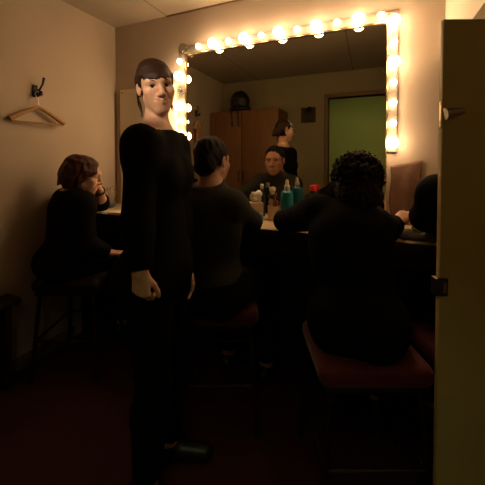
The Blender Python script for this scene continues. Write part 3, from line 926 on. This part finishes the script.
# ------------------------------------------------------------------ person 1: standing, looking at the camera
def standing():
    up = A(0, 0, 1)
    Rh = A(Rt[0], Rt[1], 0)
    ho = P(156, 87.5, 1.13)
    toc = nrm(A(-ho[0], -ho[1], 0))
    perp = nrm(np.cross(toc, up)) * -1       # image-right
    if perp @ Rh < 0: perp = -perp
    a = math.radians(12)
    f = toc * math.cos(a) + perp * math.sin(a) - up * 0.17
    u = up * math.cos(math.radians(11)) - Rh * math.sin(math.radians(11))
    hM = head_frame(f, u)
    sR, sL = P(142, 144, 1.03), P(173, 147, 1.25)
    rt = nrm(A(*(sR - sL)[:2], 0)); fw = np.cross(up, rt)
    pel = P(160, 262, 1.15); pel[2] = 0.85
    J = dict(ho=ho, hM=hM, hs=0.82, w=0.90, nk=P(156, 132, 1.15), che=P(157, 172, 1.16), pel=pel, sR=sR, sL=sL,
             eR=P(138, 217, 0.99), wR=P(140, 272, 0.95), eL=P(180, 215, 1.28), wL=P(184, 262, 1.25))
    for n, s in (('R', 1), ('L', -1)):
        J['h' + n] = pel + rt * s * 0.08 - up * 0.05
        kx = pel + rt * s * 0.08 + fw * 0.02
        J['k' + n] = A(kx[0], kx[1], 0.45)
        ax = pel + rt * s * 0.085 - fw * 0.01
        J['a' + n] = A(ax[0], ax[1], 0.08)
        J['t' + n] = nrm(fw + rt * s * 0.2)
    J['hands'] = [dict(w=J['wR'], d=A(0, 0, -1) + fw * 0.05, n=-rt, t=fw, curl=(0.8, 1.1, 0.7), s=0.80),
                  dict(w=J['wL'], d=A(0, 0, -1) + fw * 0.1, n=rt, t=fw, curl=(0.4, 0.5, 0.4), s=0.88)]
    p = Person(J)
    p.build_body('standing person in black top with dark fringe, looking toward the camera', 0.008, 0.0032)
    p.top('black_top', M['black_cloth'], 0.010, 0.97, neck_p=p.nk - up * 0.010, neck_n=up - fw * 0.26 + rt * 0.05, rad=0.13)
    p.bottom('black_trousers', M['black_cloth'])
    p.shoes(M['shoe'])
    p.eyes(A(0, 0, CAM_H + 0.05)); p.brows(M['brow']); p.lashes(M['brow'])
    # hair: pulled back with a straight fringe
    F = p.hair_field(0.0040)
    p.hl(F, (0, -0.020, 0.040), (0.080, 0.098, 0.087), 0.01)
    p.hl(F, (0, -0.075, -0.030), (0.055, 0.040, 0.06), 0.03)
    p.hl(F, (0, 0.095, -0.035), (0.068, 0.080, 0.088), 0.006, 'sub')
    p.hl(F, (0, 0.03, -0.075), (0.09, 0.085, 0.075), 0.006, 'sub')
    r = random.Random(3)
    n = 31
    def surf(ax, yy, o=0.0):
        q = 1 - (ax / 0.081) ** 2 - ((yy + 0.02) / 0.099) ** 2
        return (ax, yy, 0.04 + 0.087 * math.sqrt(max(0.0, q)) + o)
    for i in range(n):
        t = i / (n - 1) * 2 - 1
        ax = t * 0.072
        ymax = 0.099 * math.sqrt(max(0.02, 1 - (ax / 0.0815) ** 2)) - 0.02
        zl = 0.013 + 0.020 * r.random() - 0.018 * max(0, abs(t) - 0.75) / 0.25
        yy = [-0.06 + (ymax * 0.96 + 0.06) * q for q in (0, 0.35, 0.62, 0.82, 1.0)]
        xx = [ax * q for q in (0.45, 0.62, 0.78, 0.9, 0.98)]
        pts = [surf(x, y, -0.0065) for x, y in zip(xx, yy)]
        pts = [q if q[2] > 0.055 else (q[0], q[1], 0.055) for q in pts]
        def fore(x, z):
            a = 1 - (x / 0.064) ** 2 - ((z - 0.022) / 0.068) ** 2
            b = 1 - (x / 0.073) ** 2 - ((z - 0.036) / 0.081) ** 2
            return max(0.022 + 0.070 * math.sqrt(max(0, a)), -0.016 + 0.093 * math.sqrt(max(0, b)))
        xe = ax * 1.0 + 0.005 * r.uniform(-1, 1)
        pts[-1] = (pts[-1][0], max(pts[-1][1], fore(pts[-1][0], pts[-1][2]) + 0.002), pts[-1][2])
        zm = (pts[-1][2] + zl) / 2
        pts += [(xe, fore(xe, zm) + 0.004, zm), (xe * 1.02, fore(xe * 0.98, zl) + 0.003, zl)]
        rr = [0.0085, 0.0085, 0.008, 0.0075, 0.0070, 0.0058, 0.0022]
        for k in range(6):
            p.hc(F, pts[k], pts[k + 1], rr[k], rr[k + 1], 0.003)
    for g in (-1, 1):
        p.hc(F, (g * 0.072, 0.015, 0.05), (g * 0.075, 0.010, 0.010), 0.011, 0.005, 0.008)
        p.hc(F, (g * 0.072, -0.02, 0.04), (g * 0.074, -0.045, -0.03), 0.014, 0.010, 0.01)
    p.hc(F, (0, -0.105, -0.03), (0.0, -0.130, -0.075), 0.033, 0.022, 0.02)
    F.build('hair', M['hair_brown'], p.body)
    for g, l in ((-1, 0.10), (1, 0.11)):
        mb = MB()
        for q in range(3):
            f0 = 0.006 * q
            pts = [p.L(g * (0.077 + 0.006 * math.sin(5 * t + q)), -0.045 + f0 + 0.007 * math.cos(5 * t + 0.5 * q) - 0.005 * t, -0.02 - l * t) for t in np.linspace(0, 1, 9)]
            mb.tube(pts, [0.0022] * 7 + [0.0014, 0.0006], 6)
        mb.build('hair_wisp', M['hair_brown'], p.body)
    return p
standing()

# ------------------------------------------------------------------ person 2: seated at the wall, chin on hand
def seated_auburn():
    up = A(0, 0, 1)
    ho = A(-1.628, 1.325, 1.150)
    fw = nrm(A(0.30, 0.95, 0)); rt = np.cross(fw, up)
    hM = head_frame(nrm(A(0.72, 0.69, -0.25)), (0.10, 0.0, 1))
    pel = A(-1.67, 1.22, SH + 0.095)
    J = dict(ho=ho, hM=hM, hs=0.95, w=0.90, nk=A(-1.68, 1.275, 1.035), che=A(-1.675, 1.25, 0.89), pel=pel,
             sR=A(-1.535, 1.245, 0.995), sL=A(-1.815, 1.33, 0.995),
             eR=A(-1.465, 1.21, 0.76), wR=A(-1.395, 1.30, 0.70), eL=A(-1.735, 1.545, 0.935), wL=A(-1.628, 1.440, 1.045))
    J.update(legs_sit(pel, rt, fw, 0.09))
    J['aL'] += rt * 0.02
    J['hands'] = [dict(w=J['wL'], d=A(-0.15, -0.25, 1), n=A(-0.5, -0.8, 0), t=A(0.8, -0.5, 0), curl=(0.25, 0.3, 0.3), s=0.92),
                  dict(w=J['wR'], d=nrm(A(0.5, 0.7, -0.15)), n=A(0, 0, -1), t=A(-0.8, 0.5, 0), curl=(0.3, 0.4, 0.3), s=0.92)]
    p = Person(J)
    p.build_body('seated person with auburn bob resting cheek on hand, beneath the hanger', 0.009, 0.0042)
    # near forearm sleeve is long, the propped one is pushed up
    F = p.field(0.0085)
    e = 0.010
    p.torso(F, e); p.arm(F, 1, e, 0.95, 0.005); p.arm(F, -1, e, 0.30, 0.008); p.neck(F, e)
    F.cut(p.nk + up * 0.038, up - fw * 0.20, 0.12)
    F.cut(p.eR + (p.wR - p.eR) * 0.95, p.wR - p.eR, 0.07)
    F.cut(p.eL + (p.wL - p.eL) * 0.36, p.wL - p.eL, 0.09)
    F.build('black_top', M['black_cloth'], p.body)
    p.bottom('black_trousers', M['black_cloth']); p.shoes(M['shoe'])
    p.eyes(ho + hM[:, 1] * 1.0); p.brows(M['brow'])
    w, d = p.wL, nrm(p.wL - p.eL)
    a = nrm(np.cross(d, up)); b = np.cross(d, a)
    MB().tube([w - d * 0.006 + 0.031 * (a * math.cos(g) + b * math.sin(g)) for g in np.linspace(0, 2 * PI, 20, endpoint=False)], 0.006, 8, True).build('bracelet', M['dark'], p.body)
    F = p.hair_field(0.005, 0.20)
    p.hl(F, (0, -0.024, 0.038), (0.086, 0.104, 0.090), 0.01)
    p.hl(F, (0, -0.050, -0.030), (0.094, 0.080, 0.085), 0.03)
    p.hl(F, (0, 0.105, -0.045), (0.066, 0.085, 0.108), 0.008, 'sub')
    p.hl(F, (0, 0.045, -0.120), (0.085, 0.09, 0.070), 0.01, 'sub')
    r = random.Random(8)
    for i in range(46):                      # locks falling from the crown to a wavy hem
        a = math.radians(-150 + 300 * i / 45 + r.uniform(-3, 3))       # 0 = back of the head
        ca, sa = math.cos(a), math.sin(a)
        low = -0.100 + 0.025 * r.random() if abs(a) < 1.9 else (-0.03 + 0.02 * r.random() if abs(a) < 2.3 else 0.03)
        e = 1.0 + 0.03 * r.random()
        q0 = (0.045 * sa, -0.024 - 0.055 * ca, 0.112)
        qm = (0.074 * sa, -0.024 - 0.088 * ca, 0.086)
        q1 = (0.088 * sa * e, -0.024 - 0.103 * ca * e, 0.040)
        q2 = (0.096 * sa * e, -0.035 - 0.100 * ca * e if ca > 0 else -0.030 - 0.100 * ca, -0.02 if low < -0.02 else 0.02)
        q3 = (q2[0] * (0.90 + 0.14 * r.random()), q2[1] * 0.97, low)
        p.hc(F, q0, qm, 0.010, 0.011, 0.006)
        p.hc(F, qm, q1, 0.011, 0.012, 0.006)
        p.hc(F, q1, q2, 0.012, 0.011, 0.005)
        if low < q2[2]: p.hc(F, q2, q3, 0.011, 0.005, 0.005)
    F.wobble(0.0014, 100, 5)
    F.build('hair', M['hair_red'], p.body)
seated_auburn()

# ------------------------------------------------------------------ person 3: seated at the mirror in grey
def seated_grey():
    up = A(0, 0, 1)
    ho = A(-0.722, 1.318, 1.240)
    fw = nrm(A(0.05, 1, 0)); rt = np.cross(fw, up)
    hM = head_frame(nrm(A(0.06, 1, -0.10)), (0.0, 0, 1))
    pel = A(-0.67, 1.22, SH + 0.10)
    J = dict(ho=ho, hM=hM, hs=0.97, nk=A(-0.705, 1.275, 1.105), che=A(-0.685, 1.235, 0.93), pel=pel,
             sR=A(-0.580, 1.240, 1.040), sL=A(-0.865, 1.255, 1.055),
             w=0.97, eR=A(-0.550, 1.405, 0.885), wR=A(-0.66, 1.555, 0.925), eL=A(-1.00, 1.43, 0.90), wL=A(-1.02, 1.62, 0.925))
    J.update(legs_sit(pel, rt, fw, 0.12, 0.60, 0.40))
    J['eR'][2] = 0.935; J['eL'][2] = 0.94; J['wR'][2] = 0.925
    J['hands'] = [dict(w=J['wR'], d=nrm(A(-0.96, 0.25, 0.0)), n=A(0, 0, -1), t=A(-0.25, -0.96, 0), curl=(0.15, 0.2, 0.15)),
                  dict(w=J['wL'], d=nrm(A(0.7, 0.6, 0.0)), n=A(0, 0, -1), t=A(0.6, -0.7, 0), curl=(0.15, 0.2, 0.15))]
    p = Person(J, True, 'skin_ruddy')
    p.build_body('seated person in charcoal jersey with short hair, facing the mirror', 0.009, 0.0042)
    p.top('jersey', M['grey_cloth'], 0.011, 0.93, neck_p=p.nk + up * 0.036, neck_n=up - fw * 0.30)
    p.bottom('black_trousers', M['black_cloth']); p.shoes(M['shoe'])
    p.eyes(ho + fw * 2); p.brows(M['brow'])
    F = p.hair_field(0.0055)
    p.hl(F, (0, -0.020, 0.040), (0.081, 0.099, 0.087), 0.01)
    p.hl(F, (0, -0.070, -0.030), (0.060, 0.040, 0.055), 0.02)
    p.hl(F, (0, 0.115, -0.025), (0.078, 0.085, 0.090), 0.01, 'sub')
    p.hl(F, (0, 0.025, -0.085), (0.10, 0.075, 0.080), 0.01, 'sub')
    p.hl(F, (0, -0.08, -0.150), (0.10, 0.06, 0.06), 0.01, 'sub')
    F.wobble(0.0018, 110, 8)
    F.build('hair', M['hair_black'], p.body)
seated_grey()

# ------------------------------------------------------------------ person 4: curly hair, leaning on the counter
def seated_curly():
    up = A(0, 0, 1)
    ho = A(-0.052, 1.372, 1.142)
    fw = nrm(A(-0.03, 1, 0)); rt = np.cross(fw, up)
    hM = head_frame(nrm(A(-0.10, 1, -0.45)), (0.0, 0.3, 1))
    pel = A(-0.04, 1.18, SH + 0.10)
    J = dict(ho=ho, hM=hM, hs=0.98, w=0.98, nk=A(-0.06, 1.305, 1.035), che=A(-0.07, 1.235, 0.89), pel=pel,
             sR=A(0.015, 1.285, 0.985), sL=A(-0.205, 1.310, 1.025),
             eR=A(0.055, 1.42, 0.865), wR=A(0.115, 1.51, 0.965), eL=A(-0.395, 1.475, 0.938), wL=A(-0.235, 1.575, 0.927))
    J['eR'][2] = 0.94
    J.update(legs_sit(pel, rt, fw, 0.10, 0.60, 0.42))
    J['hands'] = [dict(w=J['wR'], d=nrm(A(0.25, 0.35, 0.15)), n=A(-0.3, 0.3, -0.8), t=A(-0.8, -0.3, 0.2), curl=(0.4, 0.6, 0.5)),
                  dict(w=J['wL'], d=nrm(A(0.9, 0.3, 0)), n=A(0, 0, -1), t=A(0.3, -0.9, 0), curl=(0.15, 0.2, 0.15))]
    p = Person(J, False, 'skin')
    p.build_body('seated person with curly black hair leaning over the counter, seen from behind', 0.009, 0.0045)
    p.top('black_top', M['black_cloth'], 0.012, 0.93, neck_p=p.nk + p.T[:, 2] * 0.06, rad=0.085, loose=0.003)
    p.bottom('black_trousers', M['black_cloth']); p.shoes(M['shoe'])
    F = p.hair_field(0.0042, 0.21)
    p.hl(F, (0, -0.030, 0.030), (0.092, 0.103, 0.094), 0.01)
    p.hl(F, (0, -0.060, -0.055), (0.088, 0.070, 0.085), 0.03)
    p.hl(F, (0, 0.12, -0.035), (0.060, 0.075, 0.085), 0.008, 'sub')
    r = np.random.default_rng(11)
    for i in range(420):
        d = nrm(r.normal(size=3))
        if d[1] > 0.55 and d[2] < 0.35: continue
        c = A(0, -0.034, 0.020) + d * A(0.092, 0.104, 0.096) * r.uniform(0.95, 1.13)
        if c[2] < -0.04 and c[1] > 0.02: continue
        rr = r.uniform(0.006, 0.013)
        F.ell(p.L(*c), A(rr, rr, rr), None, 0.006)
    F.wobble(0.0022, 170, 4).wobble(0.0016, 330, 6)
    hair = F.build('hair', M['hair_black'], p.body, relax=0)
    mb = MB()
    for i in range(520):
        d = nrm(r.normal(size=3))
        if d[1] > 0.5 and d[2] < 0.3: continue
        c = A(0, -0.034, 0.020) + d * A(0.092, 0.104, 0.096)
        if c[2] < -0.05 and c[1] > 0.0: continue
        a1 = nrm(np.cross(d, r.normal(size=3))); a2 = np.cross(d, a1)
        ln, tw, ph = r.uniform(0.010, 0.028), r.uniform(4, 9), r.uniform(0, 6)
        cr = r.uniform(0.004, 0.008)
        pts = [p.L(*(c + d * ln * t + (a1 * math.cos(ph + tw * t) + a2 * math.sin(ph + tw * t)) * cr * (0.4 + t))) for t in np.linspace(-0.15, 1, 7)]
        mb.tube(pts, [0.0016] * 6 + [0.0006], 5)
    tag(mb.build('frizz', M['hair_black'], hair), kind='stuff')
seated_curly()

# ------------------------------------------------------------------ person 5: mostly behind the door
def seated_far():
    up = A(0, 0, 1)
    fw = nrm(A(-0.08, 1, 0)); rt = np.cross(fw, up)
    ho = A(0.385, 1.44, 1.285)
    hM = head_frame(nrm(A(-0.1, 1, -0.25)), (0, 0.1, 1))
    pel = A(0.41, 1.29, SH + 0.10)
    J = dict(ho=ho, hM=hM, hs=0.98, nk=A(0.385, 1.375, 1.145), che=A(0.395, 1.335, 0.98), pel=pel,
             sR=A(0.555, 1.345, 1.085), sL=A(0.245, 1.37, 1.115),
             eR=A(0.60, 1.48, 0.95), wR=A(0.55, 1.53, 0.98), eL=A(0.225, 1.50, 1.00), wL=A(0.36, 1.60, 0.98))
    J.update(legs_sit(pel, rt, fw, 0.10, 0.60, 0.38))
    J['wR'] = A(0.44, 1.515, 0.97)
    J['hands'] = [dict(w=J['wR'], d=nrm(A(-0.8, 0.1, 0)), n=A(0, 0, -1), t=A(0, -1, 0), curl=(0.3, 0.4, 0.3)),
                  dict(w=J['wL'], d=nrm(A(0.8, 0.1, 0)), n=A(0, 0, -1), t=A(0, -1, 0), curl=(0.3, 0.4, 0.3))]
    p = Person(J, False, 'skin')
    p.build_body('person in black mostly hidden behind the open door, one shoulder showing', 0.010, 0.006)
    p.top('black_top', M['black_cloth'], 0.014, 0.95, loose=0.010)
    p.bottom('black_trousers', M['black_cloth']); p.shoes(M['shoe'])
    F = p.hair_field(0.007)
    p.hl(F, (0, -0.022, 0.038), (0.086, 0.104, 0.090), 0.01)
    p.hl(F, (0, -0.06, -0.045), (0.075, 0.055, 0.075), 0.03)
    p.hl(F, (0, 0.115, -0.035), (0.070, 0.080, 0.095), 0.01, 'sub')
    F.build('hair', M['hair_black'], p.body)
seated_far()

# ------------------------------------------------------------------ things on the counter
def at(px, y):
    """counter point under image column px at depth y"""
    d = ray(px, 200)
    return A(d[0] / d[1] * y, y, CH)
c = at(287, 1.715)
b = thing('pump_bottle', c, 'teal plastic bottle with pale nozzle near the curly haired person', 'bottle')
MB().lathe([(0.030, 0.0), (0.035, 0.004), (0.036, 0.02), (0.036, 0.150), (0.032, 0.168), (0.017, 0.180), (0.014, 0.190)], c, 24).build('flask', M['teal'], b)
MB().lathe([(0.016, 0.188), (0.016, 0.205), (0.011, 0.210), (0.009, 0.232), (0.006, 0.240)], c, 16).build('nozzle', M['palecap'], b)
c = at(313, 1.80)
b = thing('spray_can', c, 'slim dark bottle with a bright red cap by the teal bottle', 'bottle')
MB().lathe([(0.020, 0), (0.0215, 0.003), (0.0215, 0.165), (0.017, 0.175)], c, 20).build('flask', M['dark'], b)
MB().lathe([(0.022, 0.172), (0.022, 0.196), (0.018, 0.204), (0.005, 0.207)], c, 20).build('cap', M['redcap'], b)
c = at(262, 1.79)
b = thing('dark_bottle', c, 'small black bottle with silver cap beside the white tissues', 'bottle')
MB().lathe([(0.019, 0), (0.021, 0.003), (0.021, 0.12), (0.012, 0.145), (0.010, 0.175)], c, 20).build('flask', M['dark'], b)
MB().lathe([(0.0125, 0.172), (0.0125, 0.200), (0.011, 0.203)], c, 16).build('cap', M['metal'], b)
c = at(274, 1.70)
b = thing('brush_pot', c, 'squat brush pot crowded with make-up brushes', 'pot')
MB().lathe([(0.034, 0), (0.036, 0.003), (0.038, 0.085), (0.035, 0.085), (0.033, 0.006), (0.001, 0.005)], c, 22).build('pot', M['palewood'], b)
for i in range(9):
    a = 2.4 * i; rr = 0.010 + 0.018 * ((i * 37) % 10) / 10
    p0 = c + A(rr * 0.5 * math.cos(a), rr * 0.5 * math.sin(a), 0.008)
    p1 = c + A(rr * 1.3 * math.cos(a), rr * 1.3 * math.sin(a), 0.115 + 0.006 * (i % 4))
    d = nrm(p1 - p0)
    k = MB().tube([p0, p1], 0.003, 8).build('brush', [M['dark'], M['palewood'], M['orange']][i % 3], b)
    MB().tube([p1, p1 + d * 0.008, p1 + d * 0.022, p1 + d * 0.03], [0.004, 0.007, 0.006, 0.001], 8).build('bristles', M['bristle' if i % 3 else 'dim_pink'], k)
c = at(255, 1.70)
b = thing('tissue_box', c, 'cream tissue box with white tissues puffing out beside the black bottle', 'tissues')
MB().box((-0.045, -0.045, 0.0), (0.045, 0.045, 0.10), 0.004, np.array(Matrix.Rotation(0.5, 3, 'Z')), c).build('box', M['palewood'], b)
F = Field(c - A(0.08, 0.08, -0.07), c + A(0.08, 0.08, 0.22), 0.004)
rr = np.random.default_rng(5)
for i in range(9):
    F.ell(c + A(*(rr.normal(size=2) * 0.013), 0.115 + 0.045 * rr.random()), A(*(0.012 + 0.018 * rr.random(3))), np.array(Matrix.Rotation(rr.random() * 3, 3, 'X') @ Matrix.Rotation(rr.random() * 3, 3, 'Z')), 0.003)
F.wobble(0.002, 120, 2).cut(c + A(0, 0, 0.098), (0, 0, -1), 0.14)
F.build('tissue', M['paper'], b)
c = at(258, 1.57)
b = thing('cream_jar', c, 'dull blue cream jar by the elbow of the charcoal jersey', 'jar')
MB().lathe([(0.026, 0), (0.029, 0.003), (0.029, 0.035), (0.026, 0.038)], c, 22).build('jar', M['bluejar'], b)
MB().lathe([(0.030, 0.037), (0.030, 0.052), (0.027, 0.056), (0.002, 0.057)], c, 22).build('lid', M['bluejar'], b)
# near the auburn-haired person
c = at(112, 1.735)
b = thing('twig_vase', c, 'little glass of dry twigs at the end of the counter', 'vase')
MB().lathe([(0.022, 0), (0.025, 0.003), (0.028, 0.06), (0.0265, 0.06), (0.0235, 0.006), (0.001, 0.005)], c, 20).build('glass', M['glass'], b)
for i in range(8):
    a = 0.8 * i; rd = random.Random(i)
    p0 = c + A(0.008 * math.cos(a), 0.008 * math.sin(a), 0.008)
    p1 = c + A(0.022 * math.cos(a), 0.022 * math.sin(a), 0.075)
    p2 = c + A(0.045 * math.cos(a + 0.3), 0.028 * math.sin(a + 0.3), 0.12 + 0.03 * rd.random())
    k = MB().tube([p0, p1, p2], [0.0016, 0.0014, 0.001], 6)
    k.ball(p2, 0.005, 6)
    k.build('twig', M['twig'], b)
c = at(109.5, 1.66)
b = MB().lathe([(0.030, 0.0), (0.034, 0.003), (0.052, 0.026), (0.050, 0.027), (0.032, 0.006), (0.001, 0.004)], c, 26).build('glass_dish', M['bluejar'], None, c)
tag(b, 'shallow bluish dish in front of the dry twigs', 'dish')
c = at(113, 1.53)
th = 0.35
Rp = np.array(Matrix.Rotation(th, 3, 'Z'))
b = MB().box((-0.07, -0.05, 0.001), (0.07, 0.05, 0.006), 0.001, Rp, c).build('paper_sheet', M['paper'], None, c)
tag(b, 'white paper pad lying beside the propped elbow', 'paper')
b = MB().tube([at(108, 1.468) + A(0, 0, 0.005), at(122, 1.468) + A(0, 0, 0.005)], 0.004, 6).build('pencil', M['orange'], None, at(115, 1.468))
tag(b, 'orange pencil lying at the counter edge below the paper pad', 'pencil')
# beside the door
c = A(0.215, 1.60, CH)
d = nrm(A(0.85, -0.55, 0)); Rt2 = np.stack([np.cross(d, A(0, 0, 1)), A(0, 0, 1), d], 1)
b = thing('lotion_tube', c, 'yellow-green tube lying on the grey cloth near the door', 'tube')
MB().lathe([(0.004, 0), (0.015, 0.010), (0.015, 0.07), (0.008, 0.078)], c + A(-0.03, 0.02, 0.036), 16, Rt2).build('tube', M['lime'], b)
MB().lathe([(0.010, 0.076), (0.010, 0.094), (0.008, 0.096)], c + A(-0.03, 0.02, 0.036), 14, Rt2).build('cap', M['palecap'], b)
F = Field(A(0.08, 1.44, CH - 0.02), A(0.46, 1.74, CH + 0.07), 0.006)
F.box(A(0.25, 1.585, CH + 0.010), A(0.13, 0.09, 0.010), np.eye(3), 0.008).box(A(0.31, 1.56, CH + 0.022), A(0.08, 0.07, 0.014), np.array(Matrix.Rotation(0.3, 3, 'Z')), 0.012, 0.01)
F.wobble(0.003, 45, 9).cut(A(0.25, 1.58, CH + 0.001), (0, 0, -1), 0.3)
tag(F.build('folded_cloth', M['greycloth2'], None, A(0.25, 1.585, CH)), 'folded grey cloth on the counter beside the door edge', 'cloth')

# ------------------------------------------------------------------ world and view
w = bpy.data.worlds.new('World'); SC.world = w
w.use_nodes = True
w.node_tree.nodes['Background'].inputs[0].default_value = (0, 0, 0, 1)
w.node_tree.nodes['Background'].inputs[1].default_value = 0
SC.view_settings.view_transform = 'Standard'
SC.view_settings.look = 'None'
SC.view_settings.exposure = 0.0
SC.view_settings.gamma = 1.0
SC.view_settings.use_curve_mapping = False
